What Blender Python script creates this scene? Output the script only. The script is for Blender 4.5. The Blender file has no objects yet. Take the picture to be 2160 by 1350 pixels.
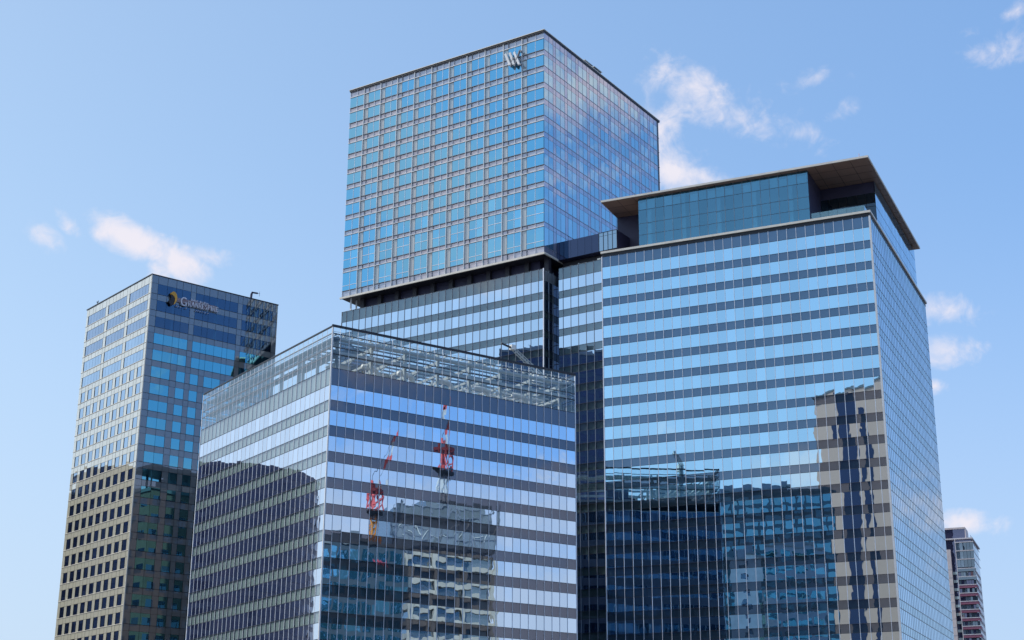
import bpy, math, random
from mathutils import Vector, Matrix
random.seed(7)
D = bpy.data
sc = bpy.context.scene
col = sc.collection
R_ = math.radians
EYE = 14.0                                    # eye height of the photographer above the ground

# ------------------------------------------------------------------ camera
p, r = R_(18.267), R_(.343)
right = Vector((1, 0, 0)); fwd = Vector((0, math.cos(p), math.sin(p))); up = Vector((0, -math.sin(p), math.cos(p)))
c_, s_ = math.cos(r), math.sin(r)
cr = c_*right + s_*up; cu = -s_*right + c_*up
cam = D.objects.new('camera', D.cameras.new('camera'))
col.objects.link(cam)
cam.matrix_world = Matrix(((cr.x, cu.x, -fwd.x, 0), (cr.y, cu.y, -fwd.y, 0), (cr.z, cu.z, -fwd.z, EYE), (0, 0, 0, 1)))
cam.data.lens = 36*3155/2160
cam.data.sensor_width = 36
cam.data.clip_start = 1; cam.data.clip_end = 20000
sc.camera = cam

# ------------------------------------------------------------------ sun, sky, exposure
SUN_AZ, SUN_EL = R_(168), R_(42)             # azimuth counter-clockwise from +x
sv = Vector((math.cos(SUN_AZ)*math.cos(SUN_EL), math.sin(SUN_AZ)*math.cos(SUN_EL), math.sin(SUN_EL)))
sun = D.objects.new('sun', D.lights.new('sun', 'SUN'))
col.objects.link(sun)
sun.data.energy = 3.2; sun.data.angle = R_(.5); sun.data.color = (1, .95, .87)
sun.rotation_euler = sv.to_track_quat('Z', 'Y').to_euler()
sun.location = (0, 0, 400)
sc.view_settings.view_transform = 'Standard'; sc.view_settings.look = 'None'
sc.view_settings.gamma = 1; sc.view_settings.exposure = EXPOSURE = 0.22

world = D.worlds.new('World'); sc.world = world; world.use_nodes = True
nt = world.node_tree; nt.nodes.clear(); N = nt.nodes.new; L = nt.links.new
def mth(op, a, b=None, c=None, clamp=False):
    n = N('ShaderNodeMath'); n.operation = op; n.use_clamp = clamp
    for i, v in enumerate((a, b, c)):
        if v is None: continue
        if isinstance(v, (int, float)): n.inputs[i].default_value = v
        else: L(v, n.inputs[i])
    return n.outputs[0]
def smooth(v, lo, hi):
    n = N('ShaderNodeMapRange'); n.interpolation_type = 'SMOOTHSTEP'
    L(v, n.inputs[0]); n.inputs[1].default_value = lo; n.inputs[2].default_value = hi
    return n.outputs[0]
def dot(v, w):
    n = N('ShaderNodeVectorMath'); n.operation = 'DOT_PRODUCT'; L(v, n.inputs[0]); n.inputs[1].default_value = w
    return n.outputs['Value']
sky = N('ShaderNodeTexSky'); sky.sky_type = 'NISHITA'; sky.sun_disc = False
sky.sun_elevation = SUN_EL; sky.sun_rotation = R_(90) - SUN_AZ
sky.air_density = 1.0; sky.dust_density = .6; sky.ozone_density = 2.0; sky.altitude = 50
tc = N('ShaderNodeTexCoord'); dvec = tc.outputs['Generated']
nz = N('ShaderNodeTexNoise'); L(dvec, nz.inputs['Vector']); nz.inputs['Scale'].default_value = 34; nz.inputs['Detail'].default_value = 7
nz.inputs['Roughness'].default_value = .62; nz.inputs['Distortion'].default_value = .5
nz2 = N('ShaderNodeTexNoise'); L(dvec, nz2.inputs['Vector']); nz2.inputs['Scale'].default_value = 11; nz2.inputs['Detail'].default_value = 5
nsum = mth('ADD', mth('MULTIPLY', mth('SUBTRACT', nz.outputs[0], .5), 1.5), mth('MULTIPLY', mth('SUBTRACT', nz2.outputs[0], .5), 1.3))
# every cloud: direction, tilt, half width, half height, density
CLOUDS = [((-.246, .9045, .351), -.42, .034, .013, 1.25), ((-.2167, .9136, .341), -.55, .026, .012, .95), ((-.232, .913, .334), -1.1, .02, .010, .8), ((-.196, .917, .345), -.1, .03, .008, .5), ((-.2993, .8885, .348), -.7, .022, .010, .6), ((-.285, .890, .358), -.7, .014, .007, .5),
          ((.121, .885, .452), -.5, .048, .024, .95), ((.150, .889, .432), -.35, .060, .022, .85), ((.185, .888, .422), -.1, .036, .012, .6), ((.1122, .9084, .4029), -.2, .050, .022, 1.1), ((.098, .89, .43), 1.0, .030, .020, .8), ((.09, .90, .41), 1.3, .035, .018, .9),
          ((.278, .9107, .3088), -.1, .034, .013, .7), ((.28, .9183, .284), -.15, .032, .013, .72), ((.27, .926, .262), 0, .016, .006, .6), ((.2881, .9407, .176), -.1, .038, .010, .75),
          ((.309, .8327, .4600), .15, .036, .016, .62), ((.315, .828, .48), .5, .02, .008, .6), ((.2109, .8771, .4314), .5, .018, .010, .45), ((.195, .870, .452), .1, .03, .010, .45), ((.292, .846, .473), .0, .014, .006, .4),
          # mirrored in the glass only
          ((-.864, -.305, .405), .3, .09, .05, 1.7), ((-.85, -.33, .345), .1, .07, .03, 1.4), ((-.875, -.27, .44), .1, .06, .03, 1.4), ((.786, .43, .46), 0, .16, .045, .95), ((.80, .41, .40), 0, .10, .04, .45),
          ((.863, -.43, .28), 0, .07, .03, .6), ((.925, -.33, .215), 0, .04, .025, .8), ((-.61, -.764, .21), 0, .07, .025, .9), ((-.671, -.704, .24), 0, .05, .02, .8), ((.558, .807, .19), 0, .12, .045, .8),
          ((.72, .66, .22), 0, .12, .04, .7)]
mask = None
for d, tilt, a, b, den in CLOUDS:
    d = Vector(d).normalized(); e1 = Vector((d.y, -d.x, 0)).normalized(); e2 = e1.cross(d)
    f1 = e1*math.cos(tilt)+e2*math.sin(tilt); f2 = -e1*math.sin(tilt)+e2*math.cos(tilt)
    x = mth('DIVIDE', dot(dvec, f1), a); y = mth('DIVIDE', dot(dvec, f2), b)
    rr = mth('SQRT', mth('ADD', mth('MULTIPLY', x, x), mth('MULTIPLY', y, y)))
    m = mth('MULTIPLY', mth('SUBTRACT', 1.25, rr, clamp=False), den)
    m = mth('MULTIPLY', mth('MAXIMUM', m, 0), mth('GREATER_THAN', dot(dvec, d), 0))
    mask = m if mask is None else mth('MAXIMUM', mask, m)
nz4 = N('ShaderNodeTexNoise'); L(dvec, nz4.inputs['Vector']); nz4.inputs['Scale'].default_value = 90; nz4.inputs['Detail'].default_value = 6; nz4.inputs['Distortion'].default_value = 1.2
nsum2 = mth('ADD', mth('MULTIPLY', nsum, 1.25), mth('MULTIPLY', mth('SUBTRACT', nz4.outputs[0], .5), .7))
near = smooth(mth('ADD', mask, mth('MULTIPLY', nsum2, smooth(mask, 0, .30))), .22, 1.35)
near = mth('MULTIPLY', near, .95)
# broken cloud over the rest of the sky (seen in the glass)
sx = N('ShaderNodeSeparateXYZ'); L(dvec, sx.inputs[0])
den = mth('ADD', mth('MAXIMUM', sx.outputs[2], 0), .18)
cb = N('ShaderNodeCombineXYZ'); L(mth('DIVIDE', sx.outputs[0], den), cb.inputs[0]); L(mth('DIVIDE', sx.outputs[1], den), cb.inputs[1])
nz3 = N('ShaderNodeTexNoise'); L(cb.outputs[0], nz3.inputs['Vector']); nz3.inputs['Scale'].default_value = 1.15; nz3.inputs['Detail'].default_value = 8; nz3.inputs['Roughness'].default_value = .58
far = mth('MULTIPLY', smooth(nz3.outputs[0], .58, .80), .45)
away = smooth(dot(dvec, fwd), .93, .80)
far = mth('MULTIPLY', far, away)
# the east is hazier: a thin veil of cloud low in that direction
veil = mth('MULTIPLY', smooth(dot(dvec, Vector((.92, -.39, 0))), .80, .97), smooth(mth('ADD', sx.outputs[2], mth('MULTIPLY', mth('SUBTRACT', nz3.outputs[0], .5), -.25)), .225, .16))
far = mth('MAXIMUM', far, mth('MULTIPLY', veil, .8))
cl = mth('MAXIMUM', near, far)
bg1 = N('ShaderNodeBackground'); bg1.inputs[1].default_value = .15
gam = N('ShaderNodeGamma'); gam.inputs[1].default_value = .55; L(sky.outputs[0], gam.inputs[0])     # flattens the brightness range of the sky colours
side = N('ShaderNodeMixRGB'); mrs = N('ShaderNodeMapRange'); L(sx.outputs[0], mrs.inputs[0]); mrs.inputs[1].default_value = -.4; mrs.inputs[2].default_value = .95; L(mrs.outputs[0], side.inputs[0])
side.inputs[1].default_value = (1.74, 1.98, 2.16, 1); side.inputs[2].default_value = (.86, 1.60, 2.62, 1)
tint = N('ShaderNodeMixRGB'); tint.blend_type = 'MULTIPLY'; tint.inputs[0].default_value = 1
L(gam.outputs[0], tint.inputs[1]); L(side.outputs[0], tint.inputs[2])
hz = N('ShaderNodeMixRGB'); L(mth('MULTIPLY', smooth(sx.outputs[2], .42, .0), .75), hz.inputs[0]); L(tint.outputs[0], hz.inputs[1]); hz.inputs[2].default_value = (3.15, 3.85, 4.95, 1); L(hz.outputs[0], bg1.inputs[0])
bg2 = N('ShaderNodeBackground'); bg2.inputs[0].default_value = (.93, .89, .97, 1); bg2.inputs[1].default_value = .82
mx = N('ShaderNodeMixShader'); L(cl, mx.inputs[0]); L(bg1.outputs[0], mx.inputs[1]); L(bg2.outputs[0], mx.inputs[2])
wo = N('ShaderNodeOutputWorld'); L(mx.outputs[0], wo.inputs[0])
sc.cycles.max_bounces = 10; sc.cycles.glossy_bounces = 5; sc.cycles.diffuse_bounces = 3; sc.cycles.transparent_max_bounces = 12
sc.cycles.use_denoising = True

# ------------------------------------------------------------------ materials
def mat(name):
    m = D.materials.new(name); m.use_nodes = True; m.node_tree.nodes.clear()
    return m, m.node_tree.nodes.new, m.node_tree.links.new
def island(n, l):
    g = n('ShaderNodeNewGeometry'); return g.outputs['Random Per Island']
def paint(name, c, rough=.5, metal=0, vary=.06, spec=.5, dirt=.12, dscale=.6):
    m, n, l = mat(name)
    b = n('ShaderNodeBsdfPrincipled'); b.inputs['Roughness'].default_value = rough; b.inputs['Metallic'].default_value = metal
    b.inputs['Specular IOR Level'].default_value = spec
    t = n('ShaderNodeTexCoord'); z = n('ShaderNodeTexNoise'); l(t.outputs['Object'], z.inputs['Vector']); z.inputs['Scale'].default_value = dscale; z.inputs['Detail'].default_value = 5
    mr = n('ShaderNodeMapRange'); l(z.outputs[0], mr.inputs[0]); mr.inputs[1].default_value = .3; mr.inputs[2].default_value = .7; mr.inputs[3].default_value = 1-dirt; mr.inputs[4].default_value = 1+dirt*.4
    mr2 = n('ShaderNodeMapRange'); l(island(n, l), mr2.inputs[0]); mr2.inputs[3].default_value = 1-vary; mr2.inputs[4].default_value = 1+vary
    mu = n('ShaderNodeMath'); mu.operation = 'MULTIPLY'; l(mr.outputs[0], mu.inputs[0]); l(mr2.outputs[0], mu.inputs[1])
    vm = n('ShaderNodeVectorMath'); vm.operation = 'SCALE'; vm.inputs[0].default_value = c; l(mu.outputs[0], vm.inputs['Scale'])
    l(vm.outputs[0], b.inputs['Base Color'])
    o = n('ShaderNodeOutputMaterial'); l(b.outputs[0], o.inputs[0])
    return m
def wobble(n, l, amp, scale=.45):
    # every pane is bowed a little differently, like real toughened glass
    g = n('ShaderNodeNewGeometry'); t = n('ShaderNodeTexCoord'); z = n('ShaderNodeTexNoise'); z.noise_dimensions = '4D'
    mp = n('ShaderNodeVectorMath'); mp.operation = 'MULTIPLY'; mp.inputs[1].default_value = (1, 1, .8)
    l(t.outputs['Object'], mp.inputs[0]); l(mp.outputs[0], z.inputs['Vector'])
    mu = n('ShaderNodeMath'); mu.operation = 'MULTIPLY'; l(g.outputs['Random Per Island'], mu.inputs[0]); mu.inputs[1].default_value = 9
    l(mu.outputs[0], z.inputs['W']); z.inputs['Scale'].default_value = scale; z.inputs['Detail'].default_value = 1.5
    b = n('ShaderNodeBump'); b.inputs['Strength'].default_value = 1; b.inputs['Distance'].default_value = amp; l(z.outputs[0], b.inputs['Height'])
    return b.outputs[0]
def glass(name, tint, body, r0=.55, amp=.004, see=0, seecol=(.6, .75, .8), blinds=.0, power=3, scale=.45):
    m, n, l = mat(name)
    bump = wobble(n, l, amp, scale)
    lw = n('ShaderNodeLayerWeight'); lw.inputs[0].default_value = .5
    pw = n('ShaderNodeMath'); pw.operation = 'POWER'; l(lw.outputs['Facing'], pw.inputs[0]); pw.inputs[1].default_value = power
    mr = n('ShaderNodeMapRange'); l(pw.outputs[0], mr.inputs[0]); mr.inputs[3].default_value = r0; mr.inputs[4].default_value = 1
    gl = n('ShaderNodeBsdfGlossy'); gl.inputs['Roughness'].default_value = .0; gl.inputs['Color'].default_value = (*tint, 1); l(bump, gl.inputs['Normal'])
    gz = n('ShaderNodeMath'); gz.operation = 'POWER'; l(lw.outputs['Facing'], gz.inputs[0]); gz.inputs[1].default_value = 3.5
    tm = n('ShaderNodeMixRGB'); l(gz.outputs[0], tm.inputs[0]); tm.inputs[1].default_value = (*tint, 1); tm.inputs[2].default_value = (.92, .95, .98, 1)
    gi = n('ShaderNodeNewGeometry'); iv = n('ShaderNodeMapRange'); l(gi.outputs['Random Per Island'], iv.inputs[0]); iv.inputs[3].default_value = .90; iv.inputs[4].default_value = 1.04
    ts = n('ShaderNodeVectorMath'); ts.operation = 'SCALE'; l(tm.outputs[0], ts.inputs[0]); l(iv.outputs[0], ts.inputs['Scale']); l(ts.outputs[0], gl.inputs['Color'])
    df = n('ShaderNodeBsdfDiffuse')
    if blinds:
        g = n('ShaderNodeNewGeometry'); rmp = n('ShaderNodeMapRange'); l(g.outputs['Random Per Island'], rmp.inputs[0])
        rmp.inputs[1].default_value = 1-blinds; rmp.inputs[2].default_value = 1-blinds+.02
        mc = n('ShaderNodeMixRGB'); l(rmp.outputs[0], mc.inputs[0]); mc.inputs[1].default_value = (*body, 1); mc.inputs[2].default_value = tuple(min(1, v*2.2+.06) for v in body)+(1,)
        l(mc.outputs[0], df.inputs[0])
    else: df.inputs[0].default_value = (*body, 1)
    base = df.outputs[0]
    if see:
        tr = n('ShaderNodeBsdfTransparent'); tr.inputs[0].default_value = (*seecol, 1)
        ms = n('ShaderNodeMixShader'); ms.inputs[0].default_value = see; l(base, ms.inputs[1]); l(tr.outputs[0], ms.inputs[2]); base = ms.outputs[0]
    mx = n('ShaderNodeMixShader'); l(mr.outputs[0], mx.inputs[0]); l(base, mx.inputs[1]); l(gl.outputs[0], mx.inputs[2])
    o = n('ShaderNodeOutputMaterial'); l(mx.outputs[0], o.inputs[0])
    return m
M = dict(
    dark=paint('dark_metal', (.02, .022, .028), .4), black=paint('black_cap', (.008, .008, .014), .35),
    grey=paint('grey_metal', (.22, .24, .28), .4), fin=paint('silver_fin', (.92, .92, .96), .4, .0), white=paint('white_metal', (.78, .78, .78), .4),
    beige=paint('beige_stone_edge', (.80, .74, .64), .7), soffit=paint('bronze_soffit', (.34, .22, .17), .5, .0, dscale=.2),
    softdark=paint('dark_soffit', (.035, .034, .045), .5), cladding=paint('dark_cladding', (.045, .045, .095), .5),
    concrete=paint('concrete', (.38, .36, .33), .9, dirt=.25), roof=paint('roof_deck', (.25, .26, .27), .9),
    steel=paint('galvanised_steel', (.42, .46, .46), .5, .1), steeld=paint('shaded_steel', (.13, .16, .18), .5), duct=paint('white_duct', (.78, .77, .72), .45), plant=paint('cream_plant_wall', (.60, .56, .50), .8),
    rframe=paint('dark_frame', (.05, .06, .08), .35),
)

# ------------------------------------------------------------------ mesh collector
class MB:
    def __init__(s): s.v = []; s.f = []; s.mi = []; s.mats = []
    def _m(s, m):
        if m not in s.mats: s.mats.append(m)
        return s.mats.index(m)
    def poly(s, pts, m):
        k = len(s.v); s.v += [tuple(q) for q in pts]; s.f.append(tuple(range(k, k+len(pts)))); s.mi.append(s._m(m))
    def hexa(s, c, m):          # c: 8 corners, bottom 4 then top 4
        k = len(s.v); s.v += [tuple(q) for q in c]; i = s._m(m)
        for q in ((0, 3, 2, 1), (4, 5, 6, 7), (0, 1, 5, 4), (1, 2, 6, 5), (2, 3, 7, 6), (3, 0, 4, 7)):
            s.f.append(tuple(k+a for a in q)); s.mi.append(i)
    def box(s, x0, x1, y0, y1, z0, z1, m):
        s.hexa([(x0, y0, z0), (x1, y0, z0), (x1, y1, z0), (x0, y1, z0), (x0, y0, z1), (x1, y0, z1), (x1, y1, z1), (x0, y1, z1)], m)
    def bar(s, a, b, w, m, h=None):
        a = Vector(a); b = Vector(b); d = (b-a).normalized(); h = h or w
        q = d.cross(Vector((0, 0, 1)));
        if q.length < 1e-3: q = Vector((1, 0, 0))
        q.normalize(); t = q.cross(d)
        o = [(-q*w-t*h)/2, (q*w-t*h)/2, (q*w+t*h)/2, (-q*w+t*h)/2]
        s.hexa([a+o[0], a+o[1], b+o[1], b+o[0], a+o[3], a+o[2], b+o[2], b+o[3]], m)
    def tube(s, pts, rad, m, n=10):
        pts = [Vector(q) for q in pts]; k0 = len(s.v); i = s._m(m); ref = Vector((.3, .2, .93))
        for j, q in enumerate(pts):
            d = (pts[min(j+1, len(pts)-1)]-pts[max(j-1, 0)]).normalized(); a = d.cross(ref).normalized(); b = d.cross(a)
            rr = rad[j] if isinstance(rad, (list, tuple)) else rad
            for t in range(n): s.v.append(tuple(q+(a*math.cos(2*math.pi*t/n)+b*math.sin(2*math.pi*t/n))*rr))
        for j in range(len(pts)-1):
            for t in range(n):
                s.f.append((k0+j*n+t, k0+j*n+(t+1) % n, k0+(j+1)*n+(t+1) % n, k0+(j+1)*n+t)); s.mi.append(i)
        s.f.append(tuple(k0+t for t in range(n))[::-1]); s.mi.append(i)
        s.f.append(tuple(k0+(len(pts)-1)*n+t for t in range(n))); s.mi.append(i)
    # faces of a building: A plane x=0, B plane y=0, C plane x=X, D plane y=Y; u along the face, o outwards
    def F(s, face, u, z, o, X=0, Y=0):
        return {'A': (-o+X, u, z), 'B': (u, -o+Y, z), 'C': (X+o, u, z), 'D': (u, Y+o, z)}[face]
    def quad(s, face, u0, u1, z0, z1, o, m, X=0, Y=0, tilt=0):
        t = [random.gauss(0, tilt) if tilt else 0 for _ in range(2)]
        a, b = t[0]*(u1-u0)/2, t[1]*(z1-z0)/2
        c = [s.F(face, u0, z0, o-a-b, X, Y), s.F(face, u1, z0, o+a-b, X, Y), s.F(face, u1, z1, o+a+b, X, Y), s.F(face, u0, z1, o-a+b, X, Y)]
        if face in 'AD': c = c[::-1]
        s.poly(c, m)
    def fbox(s, face, u0, u1, z0, z1, o0, o1, m, X=0, Y=0):
        a = s.F(face, u0, z0, o0, X, Y); b = s.F(face, u1, z1, o1, X, Y)
        s.box(min(a[0], b[0]), max(a[0], b[0]), min(a[1], b[1]), max(a[1], b[1]), z0, z1, m)
    def build(s, name, parent=None, kind=None, zoff=EYE, label=None, smooth=False):
        me = D.meshes.new(name); me.from_pydata([(a, b, c+zoff) for a, b, c in s.v], [], s.f)
        for m in s.mats: me.materials.append(m)
        me.polygons.foreach_set('material_index', s.mi)
        if smooth: me.polygons.foreach_set('use_smooth', [True]*len(s.f))
        me.update()
        o = D.objects.new(name, me); col.objects.link(o); o.parent = parent
        if kind: o['kind'] = kind
        if label: o['label'] = label
        return o
def thing(name, label, cat, loc=(0, 0, 0), rot=0, group=None):
    o = D.objects.new(name, None); col.objects.link(o); o.location = loc; o.rotation_euler = (0, 0, rot); o.empty_display_size = 2
    o['label'] = label; o['category'] = cat
    if group: o['group'] = group
    return o
def struct(name, mb, zoff=0):
    o = mb.build(name, None, 'structure', zoff); return o

# ------------------------------------------------------------------ ground
m, n, l = mat('city_ground')
b = n('ShaderNodeBsdfPrincipled'); b.inputs['Roughness'].default_value = .9
t = n('ShaderNodeTexCoord'); z = n('ShaderNodeTexNoise'); l(t.outputs['Object'], z.inputs['Vector']); z.inputs['Scale'].default_value = .02; z.inputs['Detail'].default_value = 8
cr_ = n('ShaderNodeValToRGB'); l(z.outputs[0], cr_.inputs[0]); cr_.color_ramp.elements[0].position = .4; cr_.color_ramp.elements[0].color = (.05, .05, .055, 1)
cr_.color_ramp.elements[1].position = .62; cr_.color_ramp.elements[1].color = (.16, .155, .15, 1)
l(cr_.outputs[0], b.inputs['Base Color']); o = n('ShaderNodeOutputMaterial'); l(b.outputs[0], o.inputs[0])
g = MB(); g.poly([(-6000, -6000, 0), (6000, -6000, 0), (6000, 6000, 0), (-6000, 6000, 0)], m); struct('ground', g)

# ------------------------------------------------------------------ ribbon-window office facade
def frange(a, b, s):
    o = []; x = a
    while x < b-1e-4: o.append(x); x += s
    return o
def ribbon(root, face, lines, rows, win, sg, panel, finm, X=0, Y=0, tilt=.0015, finw=.07, fino=.12, corner=None, ztop=None, zbot=-15, depth=.28, edge=None):
    """rows: list of (z_top_of_window, z_bottom_of_window, z_bottom_of_spandrel) ; lines: positions of the mullions incl. both ends"""
    for (a, b, c) in rows:
        w = MB()
        for u0, u1 in zip(lines, lines[1:]): w.quad(face, u0, u1, b, a, 0, win, X, Y, tilt)
        w.build('window_band', root)
        span(root, face, lines, c, b, sg, panel, finm, X, Y, tilt, depth)
    m0 = None
    for u in lines[1:-1]:
        if m0 is None:
            q = MB(); q.fbox(face, -finw/2, finw/2, zbot, ztop, -.03, fino, finm, X, Y); m0 = q.build('mullion', root)
            o = m0
        else:
            o = m0.copy(); col.objects.link(o)
        o.location = (0, u, 0) if face in 'AC' else (u, 0, 0)
def span(root, face, lines, z0, z1, sg, panel, finm, X=0, Y=0, tilt=.001, depth=.28, name='spandrel_band'):
    w = MB()
    for u0, u1 in zip(lines, lines[1:]):
        w.quad(face, u0, u1, z0+.03, z1-.03, 0, sg, X, Y, tilt)
        w.quad(face, u0+.02, u1-.02, z0+.03, z1-.03, -depth, panel, X, Y)
        w.fbox(face, u0-.03, u0+.03, z0+.03, z1-.03, -depth, -.01, M['rframe'], X, Y)
    w.fbox(face, lines[0], lines[-1], z1-.03, z1+.03, -depth, .05, M['rframe'], X, Y)
    w.fbox(face, lines[0], lines[-1], z0-.03, z0+.03, -depth, .05, M['rframe'], X, Y)
    return w.build(name, root)

def sglass(name, tint, r0=.3, amp=.003):
    return glass(name, tint, (.1, .12, .13), r0, amp, see=.9, seecol=(.62, .72, .72))

# =================================================================== hotel tower over the office block (rear)
CW = (6.774, 299.924); YW = R_(-33.2+90)
G_L = glass('office_glass_pale', (.70, .86, 1.0), (.02, .05, .10), .82, .0035)
S_L = sglass('office_spandrel_glass', (.6, .75, .85), .25)
P_L = paint('spandrel_panel_greygreen', (.22, .27, .27), .6)
LZ = [108.05-4.22*k for k in range(28)]
rowsL = [(z, z-2.66, max(z-4.22, -15)) for z in LZ]
office = thing('office_block', 'office block of pale blue glass bands under the square glass hotel, behind the gap', 'office building', (*CW, 0), YW)
linesA = [0, 1.39]+[1.39+1.878*k for k in range(1, 29)]+[55.5]
linesA = [0]+[1.39+1.878*k for k in range(29)]+[55.5]
ribbon(office, 'A', linesA, rowsL, G_L, S_L, P_L, M['grey'], ztop=110.7, fino=.10)
span(office, 'A', linesA, 108.05, 110.64, S_L, P_L, M['grey'], name='parapet_band')
q = MB(); q.fbox('A', -.02, .2, -15, 110.7, .003, .16, M['fin']); q.build('corner_trim', office)
q = MB()
q.box(.32, 55, .32, 55.2, -15, 110.55, M['roof'])
q.box(.0, 55, 55.2, 55.5, -15, 110.6, M['dark'])
q.build('core', office)
# side return + slot + wing, set back from the front
ribbon(office, 'B', [0, 1.9, 3.6, 5.0], rowsL, G_L, S_L, P_L, M['grey'], ztop=110.7)
q = MB(); q.box(5.0, 12, -2.7, -.02, -15, 110.5, M['cladding']); q.build('slot_wall', office)
G_D = glass('slot_glass', (.3, .36, .5), (.01, .014, .03), .35, .003)
q = MB()
for k in range(30):
    q.quad('A', -2.55, -.05, -15+4.22*k+.05, -15+4.22*k+4.1, -4.95, G_D)
q.build('slot_glazing', office)
wl = [-13.25, -11.17, -9.29, -7.42, -5.56, -3.68, -2.62]
ribbon(office, 'A', wl, rowsL, G_L, S_L, P_L, M['grey'], X=1.75, ztop=110.7, fino=.10)
span(office, 'A', wl, 108.05, 110.64, S_L, P_L, M['grey'], X=1.75, name='parapet_band')
q = MB(); q.box(2.08, 16, -13.25, -2.62, -15, 110.5, M['roof']); q.build('wing_core', office)

# ---- recessed storey under the hotel
q = MB(); q.box(3.2, 53, 3.0, 52.6, 110.56, 114.0, M['cladding']); q.build('recessed_storey', office)
for k in range(11):
    q = MB(); q.box(2.3, 3.4, 50.9-5.06*k, 51.95-5.06*k, 110.56, 114.02, M['softdark'])
    q.build('column', office)
for k in range(3):
    q = MB(); q.box(.6+2.*k, .75+2.*k, 53.2, 53.6, 110.56, 114.02, M['white']); q.build('column', office)

hotel = thing('hotel_tower', 'tall square glass hotel volume with gridded bays and a large silver monogram', 'hotel', (*CW, 0), YW)
H_W = glass('hotel_window_teal', (.22, .60, .86), (.02, .12, .17), .80, .005, blinds=.10)
H_S = glass('hotel_spandrel_front', (.74, .76, .84), (.42, .42, .46), .34, .002)
H_P = glass('hotel_pier_front', (.66, .76, .80), (.46, .50, .50), .26, .002)
H_R = glass('hotel_side_glass', (.72, .70, .78), (.34, .34, .40), .50, .003)
H_RW = glass('hotel_side_window', (.56, .78, .84), (.05, .16, .20), .74, .004)
floors = [(165.89, 163.13), (161.85, 159.09), (157.75, 154.99), (153.68, 150.92), (149.63, 146.87), (145.64, 142.88), (141.67, 138.91), (137.70, 134.94), (133.73, 130.97), (129.76, 126.80), (125.80, 121.46), (120.40, 115.86)]
baysA = [(55.7, 51.32, 0)]+[(51.32-5.056*k, 51.32-5.056*(k+1), 1.33) for k in range(9)]+[(5.82, .0, 1.33)]
stuffw = MB(); cnt = 0
for fi, (zt, zb) in enumerate(floors):
    for (ua, ub, pier) in baysA:
        u1 = ua-pier-.05; u0 = ub+.06; um = (u0+u1)/2
        w = stuffw if cnt >= 100 else MB()
        for s0, s1 in ((u0, um-.035), (um+.035, u1)): w.quad('A', s0, s1, zb+.04, zt-.10, -.02, H_W, tilt=.002)
        w.fbox('A', um-.035, um+.035, zb+.04, zt-.1, -.06, .05, M['grey'] if 0 else M['fin'])
        if fi >= 10:
            zz = 123.58 if fi == 10 else 117.07
            w.fbox('A', u0, u1, zz-.05, zz+.05, -.06, .05, M['fin'])
        if cnt < 100: w.build('window', hotel)
        cnt += 1
sp = [(165.89, 167.45)]+[(floors[i+1][0], floors[i][1]) for i in range(11)]+[(114.35, 115.86)]
for (z0, z1) in sp:
    w = MB()
    for (ua, ub, pier) in baysA:
        cuts = [ub, (ub+ua-pier)/2, ua-pier]+([ua] if pier else [])
        for a, b in zip(cuts, cuts[1:]):
            w.quad('A', a+.03, b-.03, z0, z1-.0, -.22, H_S, tilt=.003)
            w.fbox('A', b-.03, b+.03, z0, z1, -.22, 0.0, M['fin'])
    w.fbox('A', 0, 55.7, z1-.03, z1+.04, -.22, .03, M['grey'])
    w.build('spandrel_band', hotel)
for (z0, z1) in sp[:-1]:
    w = MB(); w.fbox('A', 0, 55.7, z0-.06, z0+.07, -.22, .13, M['white']); w.build('ledge', hotel)
for (ua, ub, pier) in baysA[1:]:
    w = MB()
    for i, (zt, zb) in enumerate(floors): w.quad('A', ua-pier+.05, ua-.05, zb+.04, zt-.1, -.12, H_P, tilt=.003)
    w.fbox('A', ua-pier-.03, ua-pier+.03, 114.4, 167.3, -.2, .02, M['grey'])
    w.build('pier', hotel)
for i, (ua, ub, pier) in enumerate(baysA[1:]):
    w = MB(); w.fbox('A', ua-.06, ua+.06, 114.4, 167.4, -.22, .13, M['white']); w.build('fin', hotel)
# right side
colsB = []
for k in range(11): colsB += [(.10+5.03*k, 2.02+5.03*k, 3.95+5.03*k, 5.13+5.03*k)]
for fi, (zt, zb) in enumerate(floors):
    for (a, b_, c, d) in colsB:
        c = min(c, 55.2)
        w = stuffw
        w.quad('B', a+.05, b_-.04, zb+.06, zt-.05, -.01, H_RW, tilt=.002)
        if b_ < 55: w.quad('B', b_+.04, c-.05, zb+.06, zt-.05, -.01, H_RW, tilt=.002)
stuffw.build('window', hotel, kind='stuff', label='remaining windows of the hotel, low on the front and all along its right side')
zz = [167.45]+[f[1] for f in floors]+[114.35]
for i in range(len(zz)-1):
    zt_, zb_ = zz[i], zz[i+1]
    w = MB()
    wt = floors[i][0] if i < 12 else zb_+.1
    for (a, b_, c, d) in colsB:
        for s0, s1 in ((a-.1 if a < .2 else a, b_), (b_, min(c, 55.2))):
            w.quad('B', s0+.04, s1-.04, wt, zt_-.05, -.012, H_R, tilt=.002)
        if d < 55.3:
            mm_ = (zt_+zb_)/2
            for s0, s1 in ((c, d),):
                w.quad('B', s0+.04, s1-.04, zb_+.06, wt-.03, -.012, H_R, tilt=.003); w.quad('B', s0+.04, s1-.04, wt+.03, zt_-.05, -.012, H_R, tilt=.003)
    w.fbox('B', 0, 55.3, zt_-.06, zt_+.06, -.05, .03, M['grey'])
    w.build('side_band', hotel)
for (a, b_, c, d) in colsB:
    w = MB()
    for u in (a, b_, c):
        if 0.2 < u < 55.2: w.fbox('B', u-.03, u+.03, 114.4, 167.45, -.04, .02, M['grey'])
    w.build('side_mullion', hotel)
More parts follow.
